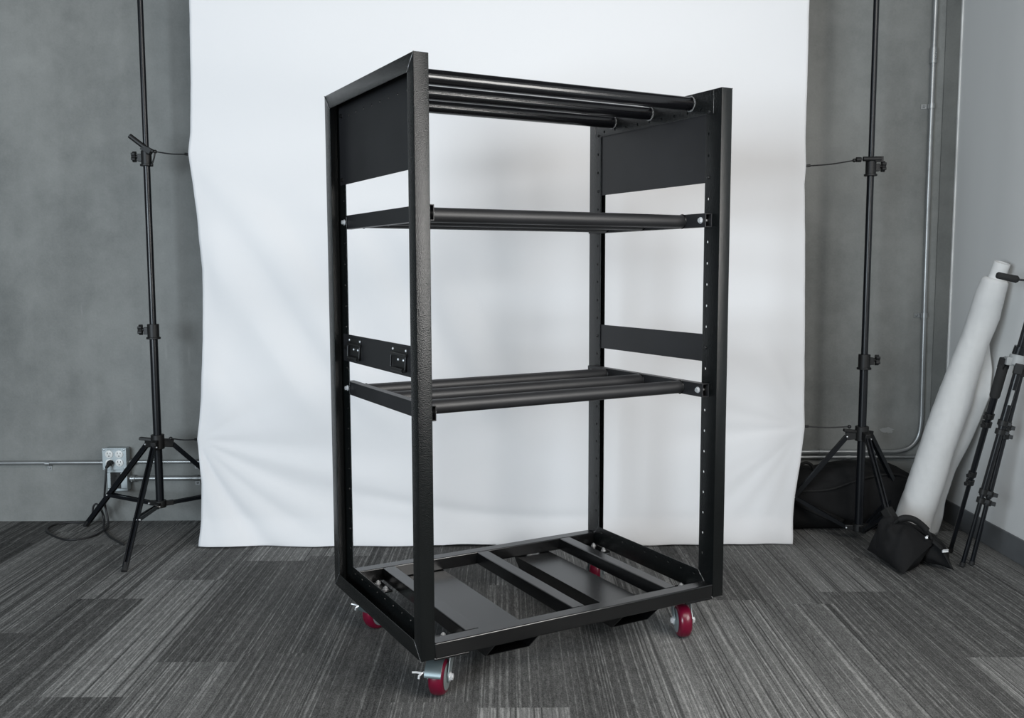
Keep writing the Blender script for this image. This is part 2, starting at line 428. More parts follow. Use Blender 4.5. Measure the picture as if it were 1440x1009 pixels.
# casters: angle is the direction of the axle in the rack's plan
def caster(cx, cy, wx, wy, ang, brake, toe=0):
    L = Matrix.Translation((wx, wy, -3.0)) @ Matrix.Rotation(ang, 4, 'Z')       # local x = axle, z up
    b = MB()
    px, py = cx, cy
    b.box(px-1.75, py-1.75, -.40, px+1.75, py+1.75, -.23)
    b.lathe([(1.15,-.40),(1.2,-.55),(1.05,-.8),(.85,-.82)], (px, py, 0), (0,0,1), 28)
    # fork crown and two tapering legs
    hl = L.inverted() @ Vector((px, py, -.9)); back = hl.y
    for s in (-1, 1):
        x0, x1 = s*1.02, s*1.14
        prof = [(back-.9, 2.25), (back+.9, 2.25), (.62, .3), (.5, -.35), (.0, -.6), (-.5, -.35), (-.62, .3)]
        vs = [L @ Vector((x, y, z)) for x in (x0, x1) for y, z in prof]; n = len(prof)
        fs = [tuple(range(n)), tuple(range(2*n-1, n-1, -1))] + [(i, n+i, n+(i+1) % n, (i+1) % n) for i in range(n)]
        b.add(vs, fs)
    b.box(-1.14, back-.9, 2.12, 1.14, back+.9, 2.26, L)
    c = rk(b, 'caster', M_zinc, smooth=35, bevel=.03)
    w = MB(); w.lathe([(.3,-.82),(1.35,-.80),(1.62,-.78),(1.86,-.62),(1.96,-.38),(2.0,0),(1.96,.38),(1.86,.62),(1.62,.78),(1.35,.80),(.3,.82)], L @ Vector((0,0,0)), L.to_3x3() @ Vector((1,0,0)), 48)
    o = rk(w, 'wheel', M_poly, c); o['label'] = 'maroon wheel'
    h = MB()
    for s in (-1, 1): h.lathe([(1.38, s*.79), (1.42, s*.84), (1.2, s*.87), (.55, s*.9), (.45, s*1.0), (.2, s*1.0)], L @ Vector((0,0,0)), L.to_3x3() @ Vector((1,0,0)), 32)
    o = rk(h, 'wheel_hub', M_zinc, c)
    a = MB(); ax = L.to_3x3() @ Vector((1,0,0)); p0 = L @ Vector((0,0,0))
    a.cyl(p0-ax*1.5, p0+ax*1.5, .2, n=14)
    for s in (-1, 1): a.cyl(p0+ax*s*1.15, p0+ax*s*1.45, .38, n=6); a.cyl(p0+ax*s*1.12, p0+ax*s*1.2, .5, n=18)
    rk(a, 'axle_bolt', M_chrome, c)
    if brake:
        d = toe or (-1 if back > 0 else 1)
        k = MB()
        # bent cover plate over the tread, with a tread-lock tab at the toe
        prof = [(d*.2, 2.2), (d*1.1, 2.02), (d*1.75, 1.55), (d*2.12, .95), (d*2.18, .7)]
        vs = [L @ Vector((x, y, z+dz)) for x in (-1.05, .75) for dz in (0, -.1) for y, z in prof]; n = 5; fs = []
        for i in range(n-1):
            fs += [(i, i+1, 2*n+i+1, 2*n+i), (n+i+1, n+i, 3*n+i, 3*n+i+1), (i+1, i, n+i, n+i+1), (2*n+i, 2*n+i+1, 3*n+i+1, 3*n+i)]
        fs += [(0, 2*n, 3*n, n), (n-1, 2*n-1, 4*n-1, 3*n-1)]
        k.add(vs, fs)
        o = rk(k, 'brake_cover', M_zdark, c, smooth=35, bevel=.02)
        k = MB(); k.tube([L @ Vector(q) for q in ((-1.0, d*1.5, 1.0), (-1.35, d*1.9, .95), (-1.6, d*2.1, .72), (-1.62, d*2.12, .45))], .12, 8)
        k.tube([L @ Vector(q) for q in ((-1.3, d*1.85, .95), (-1.9, d*2.0, 1.05), (-2.3, d*2.2, 1.1))], .11, 8)
        o = rk(k, 'brake_lever', M_chrome, c); o['label'] = 'bright bent brake lever'
    return c
caster(3.55, 3.8, 3.15, 2.45, math.radians(-41), True)
caster(W-3.55, 3.8, 35.35, 2.2, math.radians(-25), False)
caster(3.55, D-3.8, 4.0, 22.9, math.radians(-70), True, -1)
caster(W-3.55, D-3.8, 36.9, 23.0, math.radians(-47), False)

# ------------------------------------------------------------------ backdrop cloth on its stands
EL = [(0,-1.262),(.05,-1.258),(.256,-1.249),(.35,-1.255),(.436,-1.263),(.52,-1.251),(.608,-1.242),(.839,-1.228),(1.123,-1.221),(1.348,-1.238),(1.50,-1.256),(1.582,-1.266),(1.66,-1.256),(1.85,-1.249),(2.17,-1.245),(2.7,-1.243)]
ER = [(0,1.160),(.188,1.172),(.336,1.192),(.40,1.199),(.48,1.207),(.56,1.203),(.831,1.198),(1.23,1.19),(1.45,1.184),(1.529,1.188),(1.62,1.184),(1.84,1.187),(2.165,1.189),(2.7,1.192)]
def fold(th, seed, k):
    return noise.noise(Vector((th*k, seed, .3)))
def cloth_y(x, z, u):
    y = 3.765 + .040*sstep(0, 2.6, z)
    # pulls that fan out from the cord clips
    for (px, pz, sgn, seed, amp, k, reach) in ((-1.263, .436, 1, 5.1, .028, 3.6, 1.25), (1.207, .48, -1, 12.7, .012, 5.0, .75), (-1.265, 1.582, 1, 1.7, .007, 3.2, .9)):
        dx = (x-px)*sgn; dz = z-pz; r = math.hypot(dx, dz)
        th = math.atan2(-dz, max(dx, 1e-4))
        if seed == 5.1: th += .40*r*max(0, th)
        w = sstep(0, .08, r)*(1-sstep(reach*.4, reach, r))
        y += amp*w*(.4+.6*sstep(-.4, .05, th))*fold(th, seed, k)*(.25+.75*min(1, r/.45))
    # slanting drapes below the upper left clip, dying out towards the middle
    q = (1.45*(x+1.26) + (z-1.58))/1.76 + .12*(x+1.26)**2
    m = sstep(-1.27, -1.15, x)*(1-sstep(-.55, .35, x))*sstep(.42, .62, z)*(1-sstep(1.25, 1.62, z + .25*(x+1.26)))
    y += .042*m*noise.noise(Vector((q*5.2, x*.5, 7.1)))
    # long swag low across the middle
    d = z - (.10 + .16*(max(0, .15-x))**1.5)
    y += .010*math.exp(-(d/.03)**2)*sstep(-.9, -.4, x)*(1-sstep(.2, .5, x))
    # gentle billow, and the kick at the hem
    y += .010*noise.noise(Vector((x*1.1, z*.8, 4))) + .002*noise.noise(Vector((x*4, z*3, 8)))
    y -= .030*(1-sstep(0, .12, z)) + .014*(1-sstep(0, .07, z))*noise.noise(Vector((x*6, 0, 2)))
    e = min(u, 1-u); y += .003*(1-sstep(0, .03, e))*noise.noise(Vector((z*14, 3, 1)))
    return y
b = MB(); nx, nz = 220, 230; ZT = 2.66
for j in range(nz+1):
    z = ZT*(j/nz)**1.15
    xl, xr = interp(EL, z), interp(ER, z)
    for i in range(nx+1):
        u = i/nx; x = lerp(xl, xr, u)
        zz = z
        if j == 0: zz = .004 + .007*max(0, noise.noise(Vector((x*5, 3.3, 0)))) + .010*sstep(.25, .5, noise.noise(Vector((x*3.1, 7.7, 0))))
        b.v.append((x, cloth_y(x, z, u), zz + (.004 if j else 0)))
for j in range(nz):
    for i in range(nx):
        a = j*(nx+1)+i; b.f.append((a, a+1, a+nx+2, a+nx+1))
cl = b.build('backdrop_cloth', M_cloth, smooth=180)
so = cl.modifiers.new('thickness', 'SOLIDIFY'); so.thickness = .0022; so.offset = 0
place(cl, (-.03, 3.77, 0)); tag(cl, 'plain white cloth backdrop hanging behind the black rack down to the carpet', 'backdrop')
b = MB(); b.cyl((-1.60, 3.838, 2.68), (1.62, 3.838, 2.68), .016, n=18)
for x in (-1.55, 1.57): b.cyl((x, 3.838, 2.68), (x+.05, 3.838, 2.68), .022, n=16)
cb = b.build('crossbar', M_stand); place(cb, (0, 3.838, 2.68)); tag(cb, 'black crossbar holding up the top of the white cloth', 'pole')

def stand(name_label, base, feet, hubz, colz, legr, secs, bolt_frac=.62, lean=(0,0)):
    bx, by = base
    t = thing('backdrop_stand', name_label, 'stand', (bx, by, 0), 0, None)
    V = lambda x, y, z: Vector((x, y, z))
    def build(b, n, m, p=t, **k): return b.build(n, m, p, **k)
    z0 = hubz
    for i, (z1, r) in enumerate(secs):
        b = MB(); b.cyl((0,0,z0), (0,0,z1), r, n=24); build(b, 'pole', M_stand); z0 = z1 - .06
    # leg collar
    b = MB(); b.cyl((0,0,colz-.03), (0,0,colz+.03), .027, n=20)
    for a in feet:
        d = V(math.cos(a), math.sin(a), 0); b.bar(d*.012+V(0,0,colz-.005), d*.062+V(0,0,colz-.012), .022, .034)
    b.bar(V(-.075,0,colz+.014), V(-.02,0,colz+.008), .02, .012)
    co_ = build(b, 'leg_collar', M_plas, bevel=.002)
    # hub
    b = MB(); b.cyl((0,0,hubz-.014), (0,0,hubz+.016), .025, n=20)
    for a in feet:
        d = V(math.cos(a), math.sin(a), 0); b.bar(d*.012+V(0,0,hubz), d*.055+V(0,0,hubz), .018, .02)
    hb = build(b, 'hub', M_plas, bevel=.002)
    for a in feet:
        d = V(math.cos(a), math.sin(a), 0); side = V(-d.y, d.x, 0)
        top = d*.058+V(0,0,colz-.014); foot = d*legr+V(0,0,.012)
        b = MB()
        for s in (-1, 1): b.bar(top+side*s*.0065, foot+side*s*.0065, .0055, .019)
        b.bar(top-V(0,0,.003), foot-V(0,0,.003), .012, .006)
        lg = build(b, 'leg', M_stand, bevel=.001)
        b = MB(); dirn = (foot-top).normalized(); b.cyl(foot-dirn*.022, foot+dirn*.012, .0105, .0115, n=16); build(b, 'foot_cap', M_rub, lg)
        mid = top.lerp(foot, bolt_frac)
        b = MB()
        for s in (-1, 1): b.bar(d*.05+V(0,0,hubz)+side*s*.006, mid+side*s*.011, .004, .015)
        build(b, 'strut', M_stand)
        for p in (mid, d*.05+V(0,0,hubz), top):
            for s in (1,):
                b = MB(); b.lathe([(.0036,0),(.003,.002),(.001,.003)], p+side*s*.0135, side*s, 10)
                b.cyl(p, p+side*s*.0146, .003, n=8)
                o = build(b, 'rivet', M_chrome); o['label'] = 'bright rivet'
    return t
Y1 = 3.871; B1 = (-1.463, Y1)
L1 = stand('left black light stand beside the wall outlets with legs spread wide', B1, (math.radians(155), math.radians(-87), math.radians(34.7)), .148, .413, .437, ((.90, .0165), (1.60, .0135), (2.70, .0112)))
Y2 = 3.80; B2 = (1.452, Y2)
L2 = stand('right black light stand in front of the black duffel bag, its pole lowered', B2, (math.radians(168), math.radians(-87), math.radians(33)), .055, .450, .385, ((.76, .0165), (1.545, .0135), (2.70, .0112)))
def knob_collar(t, z, r, side, arm=None):
    b = MB(); b.cyl((0,0,z-.028), (0,0,z+.028), r+.007, n=20); b.bar((0,0,z), (side*(r+.02),0,z), .022, .03)
    b.cyl((0,0,z-.034), (0,0,z-.026), r+.012, n=20)
    c = b.build('clamp_collar', M_plas, t, bevel=.0015)
    k = MB(); k.cyl((side*(r+.012),0,z+.004), (side*(r+.03),0,z+.004), .006, n=10)
    pts = []
    n = 36; prof = []
    vs = []
    for h in (r+.028, r+.044):
        for i in range(n):
            a = 2*PI*i/n; q = .0145+.004*math.cos(5*a); vs.append((side*h, math.cos(a)*q, z+.004+math.sin(a)*q*1.25))
    fs = [(i, (i+1) % n, n+(i+1) % n, n+i) for i in range(n)] + [tuple(range(n-1,-1,-1)), tuple(range(n, 2*n))]
    k.add(vs, fs); k.build('knob', M_plas, c, bevel=.001)
    return c
knob_collar(L1, .876, .0165, -1); knob_collar(L1, 1.578, .0135, -1)
knob_collar(L2, .748, .0165, 1); knob_collar(L2, 1.525, .0135, 1)
# gripper clamp on the left stand, elastic cords from stands to cloth
b = MB(); b.cyl((-.056, -.022, .060), (.012, -.016, .006), .010, n=14); b.bar((-.01,-.012,.016), (.028,-.016,-.004), .026, .022)
b.cyl((.012,-.02,.0), (.038,-.02,-.001), .007, n=10)
g = b.build('grip_clamp', M_plas, bevel=.001); g.location = (B1[0], B1[1], 1.603)
tag(g, 'black grip clamp with angled handle high on the left stand pole', 'clamp')
b = MB(); b.cyl((-.082, 0, 0), (-.062, 0, .0), .010, n=12); b.cyl((-.06, -.016, .001), (.012, -.016, .001), .0095, n=14); b.bar((-.012,-.012,0), (.02,-.012,0), .02, .022)
g2 = b.build('grip_clamp', M_plas, bevel=.001); g2.location = (B2[0]+.022, B2[1], 1.556)
tag(g2, 'black grip clamp with level barrel on the right stand pole', 'clamp')
def cord(p, q, label, tail=None):
    p = Vector(p); q = Vector(q); b = MB(); m = (p+q)/2 - Vector((0,0,.004))
    b.tube(spline([p, m, q], 8), .0026, 8)
    c = b.build('elastic_cord', M_cord); place(c, p); tag(c, label, 'cord', 'cords that pull the cloth edges')
    d = (q-p).normalized()
    k = MB(); k.ball(p, .008, 5)
    if tail: k.tube(spline(tail, 5), .0035, 8); k.ball(tail[-1], .006, 5)
    o = k.build('cord_ball', M_plas, c); o.data.transform(Matrix.Translation(-p))
    k = MB(); k.cyl(q-d*.016, q+d*.002, .0055, n=10); k.bar(q-d*.004, q+d*.012, .012, .009)
    o = k.build('cord_end', M_plas, c); o.data.transform(Matrix.Translation(-p))
    return c
cord((-1.420, 3.853, 1.600), (-1.268, 3.80, 1.583), 'short black cord from the upper left stand clamp to the cloth edge', [(-1.420, 3.852, 1.600), (-1.424, 3.85, 1.575), (-1.434, 3.85, 1.548)])
cord((-1.404, 3.86, .428), (-1.267, 3.786, .437), 'short black cord from the left stand leg collar to the cloth edge')
cord((1.385, 3.80, 1.553), (1.192, 3.795, 1.531), 'long thin black cord from the upper right stand clamp to the cloth edge')
cord((1.400, 3.80, .478), (1.212, 3.79, .482), 'thin black cord from the right stand leg collar to the cloth edge')

# ------------------------------------------------------------------ conduits and boxes on the concrete wall
YC = YW-.016
def pipe(pts, r, straps, label, k=8, group=None, coup=None):
    b = MB(); P = spline(pts, k) if len(pts) > 2 else [Vector(p) for p in pts]
    b.tube(P, r, 14); o = b.build('conduit', M_galv)
    loc = Vector(pts[0]); place(o, loc); tag(o, label, 'pipe', group)
    for (x, z, vert) in straps:
        s = MB(); w = .010
        if vert:
            s.box(x-.040, YW-.003, z-w, x-.008, YW, z+w); s.cyl((x, YC, z-w), (x, YC, z+w), r+.003, n=16); s.ball((x-.028, YW-.004, z), .005, 5)
        else:
            s.box(x-w, YW-.003, z-.034, x+w, YW, z-.006); s.cyl((x-w, YC, z), (x+w, YC, z), r+.003, n=16); s.ball((x, YW-.004, z-.024), .005, 5)
        q = s.build('pipe_strap', M_galv, o); q.data.transform(Matrix.Translation(-loc))
    for (p, q_) in coup or ():
        s = MB(); s.cyl(p, q_, r+.004, n=16); m = (Vector(p)+Vector(q_))/2
        s.ball(m+Vector((.004,-r-.004,.008)), .004, 5); s.ball(m+Vector((.004,-r-.004,-.010)), .004, 5)
        q = s.build('coupling', M_galv, o); q.data.transform(Matrix.Translation(-loc))
pipe([(-3.6, YC, .266), (-1.80, YC, .271)], .0095, [(-2.055, .2675, 0), (-3.0, .267, 0)], 'long galvanised conduit on the wall running left from the outlet box', coup=[((-1.815,YC,.271),(-1.786,YC,.271))])
pipe([(-1.695, YC, .273), (-.95, YC, .272)], .0085, [(-1.396, .272, 0)], 'upper thin galvanised conduit running from the outlet box behind the cloth', coup=[((-1.697,YC,.273),(-1.665,YC,.273))])
pipe([(-1.685, YC, .198), (-.95, YC, .198)], .0110, [(-1.396, .198, 0)], 'lower thick galvanised conduit running from the small junction box behind the cloth', coup=[((-1.700,YC,.198),(-1.668,YC,.198))])
vb = [(1.833, YC, 3.2), (1.833, YC, 2.3), (1.834, YC, 1.5), (1.838, YC, .9), (1.842, YC, .55), (1.842, YC, .44), (1.832, YC, .375), (1.80, YC, .33), (1.745, YC, .309), (1.66, YC, .307), (1.4, YC, .307), (.9, YC, .307)]
pipe(vb, .0105, [(1.8335, 1.82, 1), (1.838, .916, 1), (1.40, .307, 0)], 'tall galvanised conduit right of the right stand that bends along the wall', 10, coup=[((1.833,YC,2.065),(1.833,YC,2.0)), ((1.61,YC,.307),(1.64,YC,.307))])
pipe([(.9, YC, .283), (1.888, YC, .283)], .0085, [(1.52, .283, 0)], 'straight galvanised conduit low on the wall just above the black duffel bag')
# outlet box with four sockets
ob = thing('outlet_box', 'galvanised box with four white sockets on the concrete wall', 'outlet', (-1.742, YW, .294))
b = MB(); b.box(-.050, -.050, -.046, .050, 0, .046); b.build('box_body', M_box, ob, bevel=.004)
b = MB(); b.box(-.053, -.056, -.049, .053, -.050, .049)
for sx, sz in ((1,1),(-1,-1),(1,-1),(-1,1)): b.lathe([(.0055,0),(.005,.0025),(.001,.0035)], (sx*.044, -.056, sz*.041), (0,-1,0), 12)
b.bar((-.03,-.057,.041), (.028,-.057,.041), .002, .006)
b.build('cover_plate', M_box, ob, bevel=.003)
for sx in (-.0215, .0225):
    for sz in (-.0165, .0215):
        b = MB(); b.lathe([(.0172,0),(.0172,.003),(.0150,.0042),(.001,.0042)], (sx, -.056, sz), (0,-1,0), 28); so_ = b.build('socket', M_white_pl, ob)
        b = MB(); y = -.0604
        for dx in (-.0062, .0062): b.box(sx+dx-.0011, y-.0006, sz+.001, sx+dx+.0011, y+.001, sz+.0085)
        b.cyl((sx, y-.0006, sz-.0075), (sx, y+.001, sz-.0075), .0024, n=12); b.build('socket_slots', M_slot, so_, smooth=0)
jb = thing('junction_box', 'small galvanised junction box with an open dark face under the outlet box', 'electrical box', (-1.738, YW, .195))
b = MB(); b.box(-.042, -.040, -.047, .044, 0, .047); b.build('box_body', M_box, jb, bevel=.004)
b = MB()
for x0, x1, z0, z1 in ((-.044,.046,.036,.049),(-.044,.046,-.049,-.036),(-.044,-.028,-.036,.036),(.016,.046,-.036,.036)): b.box(x0, -.047, z0, x1, -.040, z1)
b.build('face_frame', M_box, jb, bevel=.002)
b = MB(); b.box(-.028, -.0425, -.036, .016, -.040, .036); b.ball((-.006,-.043,.02), .003, 5); b.build('dark_insert', M_slot, jb, smooth=0)
# power cord with its plug
pc = [(-1.754, 4.070, .279), (-1.760, 4.055, .268), (-1.766, 4.05, .206), (-1.772, 4.052, .163), (-1.779, 4.06, .112), (-1.772, 4.06, .061), (-1.766, 4.05, .012), (-1.748, 3.977, .0045), (-1.765, 3.881, .0045), (-1.848, 3.84, .0045), (-1.967, 3.937, .0045), (-2.013, 4.015, .0045), (-2.004, 4.083, .0045), (-1.942, 4.111, .0045), (-1.885, 4.108, .0045), (-1.852, 4.09, .026), (-1.843, 4.09, .079), (-1.826, 4.09, .092), (-1.806, 4.09, .061), (-1.792, 4.08, .020), (-1.753, 4.011, .0045), (-1.692, 3.893, .0045), (-1.631, 3.823, .0045), (-1.579, 3.766, .0045)]
pc2 = [Vector(p) for p in pc]
pc2[20] = Vector((-1.770, 4.02, .0045)); pc2[7] = Vector((-1.742, 3.985, .0125)); pc2[6] = Vector((-1.757, 4.04, .02))
b = MB(); b.tube(spline(pc2, 8), .0044, 10); pw = b.build('power_cord', M_cord); place(pw, (-1.766, 4.05, 0)); tag(pw, 'black power cord plugged into the outlet box and coiled on the carpet', 'cord')
b = MB(); b.cyl((-1.7585, 4.094, .2785), (-1.756, 4.068, .278), .013, .011, n=16); b.cyl((-1.756, 4.070, .278), (-1.762, 4.052, .262), .010, .006, n=14)
o = b.build('plug', M_rub, pw); o.data.transform(Matrix.Translation((1.766, -4.05, 0)))
# paper scraps left on the concrete
for (x, z, w, h, a, lab) in ((1.697, .402, .075, .030, -.12, 'torn white tape scrap on the concrete behind the right stand'),):
    b = MB(); rnd = random.Random(5); n = 26; vs = []
    for y in (YW-.0016, YW):
        for i in range(n):
            t = 2*PI*i/n; q = .55+.5*rnd.random() if y < YW else q
            vs.append((0,0,0))
    ring = [(math.cos(2*PI*i/n)*w/2*(.6+.4*rnd.random()), math.sin(2*PI*i/n)*h/2*(.6+.4*rnd.random())) for i in range(n)]
    ca, sa = math.cos(a), math.sin(a)
    vs = [(x+p*ca-q*sa, y, z+p*sa+q*ca) for y in (YW-.0016, YW) for p, q in ring]
    b.add(vs, [tuple(range(n)), tuple(range(2*n-1, n-1, -1))] + [(i, n+i, n+(i+1) % n, (i+1) % n) for i in range(n)])
    o = b.build('tape_scrap', M_tag, smooth=0); place(o, (x, YW, z)); tag(o, lab, 'tape')

# ------------------------------------------------------------------ white roll leaning in the corner
AX = [(-.02, 1.652, 3.782, .0765), (.114, 1.672, 3.772, .0725), (.369, 1.727, 3.742, .0670), (.606, 1.784, 3.71, .0660), (.76, 1.818, 3.69, .0570), (.845, 1.836, 3.672, .0525), (.939, 1.857, 3.652, .0555), (1.02, 1.868, 3.635, .0530), (1.075, 1.878, 3.62, .0490), (1.084, 1.880, 3.618, .0400), (1.10, 1.883, 3.614, .0310), (1.145, 1.892, 3.60, .0295)]
def axis_at(z):
    return Vector((interp([(a[0], a[1]) for a in AX], z), interp([(a[0], a[2]) for a in AX], z), z)), interp([(a[0], a[3]) for a in AX], z)
roll = thing('fabric_roll', 'tall white wrapped roll leaning against the white wall behind the sandbag', 'roll', (1.652, 3.782, 0))
rt = Matrix.Translation((-1.652, -3.782, 0))
b = MB(); n = 56; zs = []; z = .012
while z < 1.086: zs.append(z); z += .008
tilt = Vector((.21, -.16, 1)).normalized(); uu = Vector((1,0,-.21)).normalized(); vv = tilt.cross(uu)
for z in zs:
    c, r = axis_at(z)
    for k in range(n):
        a = 2*PI*k/n
        w = 1 + .05*noise.noise(Vector((math.cos(a)*1.2, math.sin(a)*1.2, z*5))) + .022*noise.noise(Vector((math.cos(a)*1.4+4, math.sin(a)*1.4, z*30+3*math.cos(a))))
        p = c + uu*(math.cos(a)*r*w) + vv*(math.sin(a)*r*w); p.z = max(p.z, .002)
        b.v.append(tuple(p))
for i in range(len(zs)-1):
    for k in range(n): b.f.append((i*n+k, i*n+(k+1) % n, (i+1)*n+(k+1) % n, (i+1)*n+k))
b.f += [tuple(range(n-1,-1,-1)), tuple(range((len(zs)-1)*n, len(zs)*n))]
b.build('roll_wrap', M_roll, roll, smooth=60, M=rt)
b = MB(); c0 = axis_at(1.06)[0]; c1 = axis_at(1.145)[0]
b.lathe([(.0285,0),(.0300,.02),(.0300,(c1-c0).length-.003),(.0285,(c1-c0).length),(.024,(c1-c0).length),(.023,(c1-c0).length-.02),(.001,(c1-c0).length-.02)], c0, c1-c0, 32)
b.build('core_tube', M_roll, roll, M=rt)
# loose edge of the wrap hanging open along the right side
FL = [(.015, 1.795, 3.83), (.09, 1.812, 3.825), (.161, 1.822, 3.825), (.293, 1.858, 3.82), (.44, 1.902, 3.785), (.61, 1.934, 3.72), (.72, 1.936, 3.725), (.84, 1.915, 3.715)]
b = MB(); rows = 60; cols = 14
for j in range(rows+1):
    z = lerp(.015, .83, j/rows); c, r = axis_at(z)
    a0 = math.radians(35); p0 = c + uu*(math.cos(a0)*r*.92) + vv*(math.sin(a0)*r*.92)
    e = Vector((interp([(q[0], q[1]) for q in FL], z), interp([(q[0], q[2]) for q in FL], z), z))
    for i in range(cols+1):
        t = i/cols; p = p0.lerp(e, t); p.y += -.016*math.sin(PI*t) + .008*noise.noise(Vector((t*2, z*6, 1))); p.x += .004*noise.noise(Vector((t*3, z*9, 5)))
        p.x = min(p.x, XR-.006); p.z = max(z, .003); b.v.append(tuple(p))
for j in range(rows):
    for i in range(cols): a = j*(cols+1)+i; b.f.append((a, a+1, a+cols+2, a+cols+1))
o = b.build('loose_flap', M_roll, roll, smooth=180, M=rt); so = o.modifiers.new('thickness', 'SOLIDIFY'); so.thickness = .002

# ------------------------------------------------------------------ collapsed camera tripod
tri = thing('camera_tripod', 'folded black camera tripod standing by the white wall at the right edge', 'tripod', (1.742, 3.51, 0))
tt = Matrix.Translation((-1.742, -3.51, 0))
def tb(b, n, m, p=None, **k): return b.build(n, m, p or tri, M=tt, **k)
HUBC = Vector((1.862, 3.405, .80))
legs = [((1.752, 3.625, .006), (1.829, 3.43, .786), (.557, .321)), ((1.715, 3.448, .006), (1.858, 3.385, .77), (.543, .281)), ((1.758, 3.464, .006), (1.880, 3.41, .76), (.524, .267))]
for i, (f_, t_, cz) in enumerate(legs):
    f_ = Vector(f_); t_ = Vector(t_); d = (t_-f_)
    at = lambda z: f_ + d*((z-f_.z)/d.z)
    b = MB(); b.cyl(f_+d*.01, at(cz[1]), .0085, n=16); b.cyl(at(cz[1]), at(cz[0]), .0112, n=16); b.cyl(at(cz[0]), t_, .0135, n=16)
    lg = tb(b, 'leg', M_stand)
    b = MB(); b.cyl(f_, f_+d*.018, .0105, .0095, n=14); tb(b, 'foot', M_rub, lg)
    for z, r in ((cz[1], .0115), (cz[0], .0145)):
        b = MB(); dn = d.normalized(); p = at(z)
        for s in (-.018, .016):
            b.cyl(p+dn*(s-.010), p+dn*(s+.010), r+.004, n=16)
            b.bar(p+dn*s, p+dn*s+Vector((-.026 if i == 0 else .024, -.016, -.004)), .012, .014)
        tb(b, 'leg_lock', M_plas, lg, bevel=.001)
    b = MB(); b.bar(at(t_.z-.03), t_+d*.012, .03, .03); tb(b, 'leg_joint', M_dark, lg, bevel=.003)
    if i == 0:
        b = MB(); b.tube([at(.645), at(.652), at(.765), at(.772)], [.0165,.0185,.0185,.0165], 20); tb(b, 'foam_grip', M_foam, lg)
    if i == 1:
        b = MB(); q = at(.655)+Vector((-.003,-.0128,0)); b.bar(q-d.normalized()*.028, q+d.normalized()*.028, .011, .002, up=(0,-1,0)); o = tb(b, 'leg_label', M_tag, lg)
b = MB(); b.cyl(HUBC-Vector((.004,0,.03)), HUBC+Vector((.004,0,.008)), .030, n=24); b.bar(HUBC+Vector((-.04,.01,-.012)), HUBC+Vector((.03,-.005,-.02)), .04, .03); tb(b, 'spider', M_tag, bevel=.003)
ctop = Vector((1.898, 3.36, 1.06))
b = MB(); b.cyl(HUBC, ctop, .0125, n=18); b.cyl(HUBC+Vector((0,0,.01)), HUBC+Vector((.006,-.006,.04)), .021, n=18); tb(b, 'centre_column', M_stand)
b = MB(); b.cyl(ctop, ctop+Vector((.004,-.004,.05)), .024, n=20); b.bar(ctop+Vector((-.012,0,.07)), ctop+Vector((.03,0,.07)), .05, .05); b.box(ctop.x-.03, ctop.y-.03, ctop.z+.095, ctop.x+.045, ctop.y+.03, ctop.z+.107); tb(b, 'pan_head', M_plas, bevel=.003)
b = MB(); h0 = Vector((1.768, 3.40, 1.100)); h1 = Vector((1.846, 3.398, 1.083)); h2 = Vector((1.895, 3.37, 1.078))
b.tube([h1, h2, ctop+Vector((.0,0,.03))], .0042, 10); pa = tb(b, 'pan_handle', M_stand)
b = MB(); d = (h1-h0); b.tube([h0, h0+d*.02, h0+d*.07, h0+d*.5, h0+d*.85, h0+d*.93, h1], [.004,.010,.0125,.0125,.0135,.0135,.009], 18); tb(b, 'foam_grip', M_foam, pa)

# ------------------------------------------------------------------ bags
def pillow(b, c00, c10, c11, c01, th, pw=.5, nu=34, nv=34, wr=.006, seed=0, zmin=.003):
    c00, c10, c11, c01 = map(Vector, (c00, c10, c11, c01))
    nrm = ((c10-c00).cross(c01-c00)).normalized()
    o = len(b.v)
    for s in (1, -1):
        for j in range(nv+1):
            for i in range(nu+1):
                u, v = i/nu, j/nv
                p = c00.lerp(c10, u).lerp(c01.lerp(c11, u), v)
                m = p - (c00+c10+c11+c01)/4
                pin = 1-.05*(math.sin(PI*u)*(abs(2*v-1)**3)+math.sin(PI*v)*(abs(2*u-1)**3))
                p = (c00+c10+c11+c01)/4 + m*pin
                t = th*(math.sin(PI*u)*math.sin(PI*v))**pw
                t *= 1+.25*noise.noise(Vector((u*3+seed, v*3, s)))
                w = wr*noise.noise(Vector((u*7+seed*3, v*4, s*2)))*min(1, 8*u*(1-u)*4*v*(1-v)+.1)
                p = p + nrm*s*(t+w); p.z = max(p.z, zmin)
                b.v.append(tuple(p))
    M_ = (nu+1)*(nv+1)
    for s in (0, 1):
        for j in range(nv):
            for i in range(nu):
                a = o+s*M_+j*(nu+1)+i; q = (a, a+1, a+nu+2, a+nu+1); b.f.append(q if s == 0 else q[::-1])
sb = thing('sandbag', 'small black saddle sandbag with carry handle sitting on the right stand foot', 'sandbag', (1.50, 3.45, 0))
st = Matrix.Translation((-1.50, -3.45, 0))
b = MB(); pillow(b, (1.445, 3.335, .012), (1.402, 3.575, .030), (1.470, 3.555, .195), (1.592, 3.415, .105), .078, pw=.62, wr=.016, seed=1)
b.build('bag_lobe', M_bag, sb, smooth=70, M=st)
b = MB(); pillow(b, (1.655, 3.385, .008), (1.60, 3.60, .01), (1.500, 3.545, .170), (1.598, 3.425, .112), .052, pw=.6, wr=.010, seed=6)
b.build('bag_lobe', M_bag, sb, smooth=70, M=st)
b = MB()
b.tube(spline([(1.462, 3.47, .165), (1.474, 3.452, .184), (1.492, 3.442, .192), (1.520, 3.438, .187), (1.548, 3.436, .168), (1.570, 3.432, .145), (1.584, 3.428, .118)], 8), [.006]*8 + [.0125]*32 + [.006]*9, 14)
b.build('carry_handle', M_webb, sb, M=st)
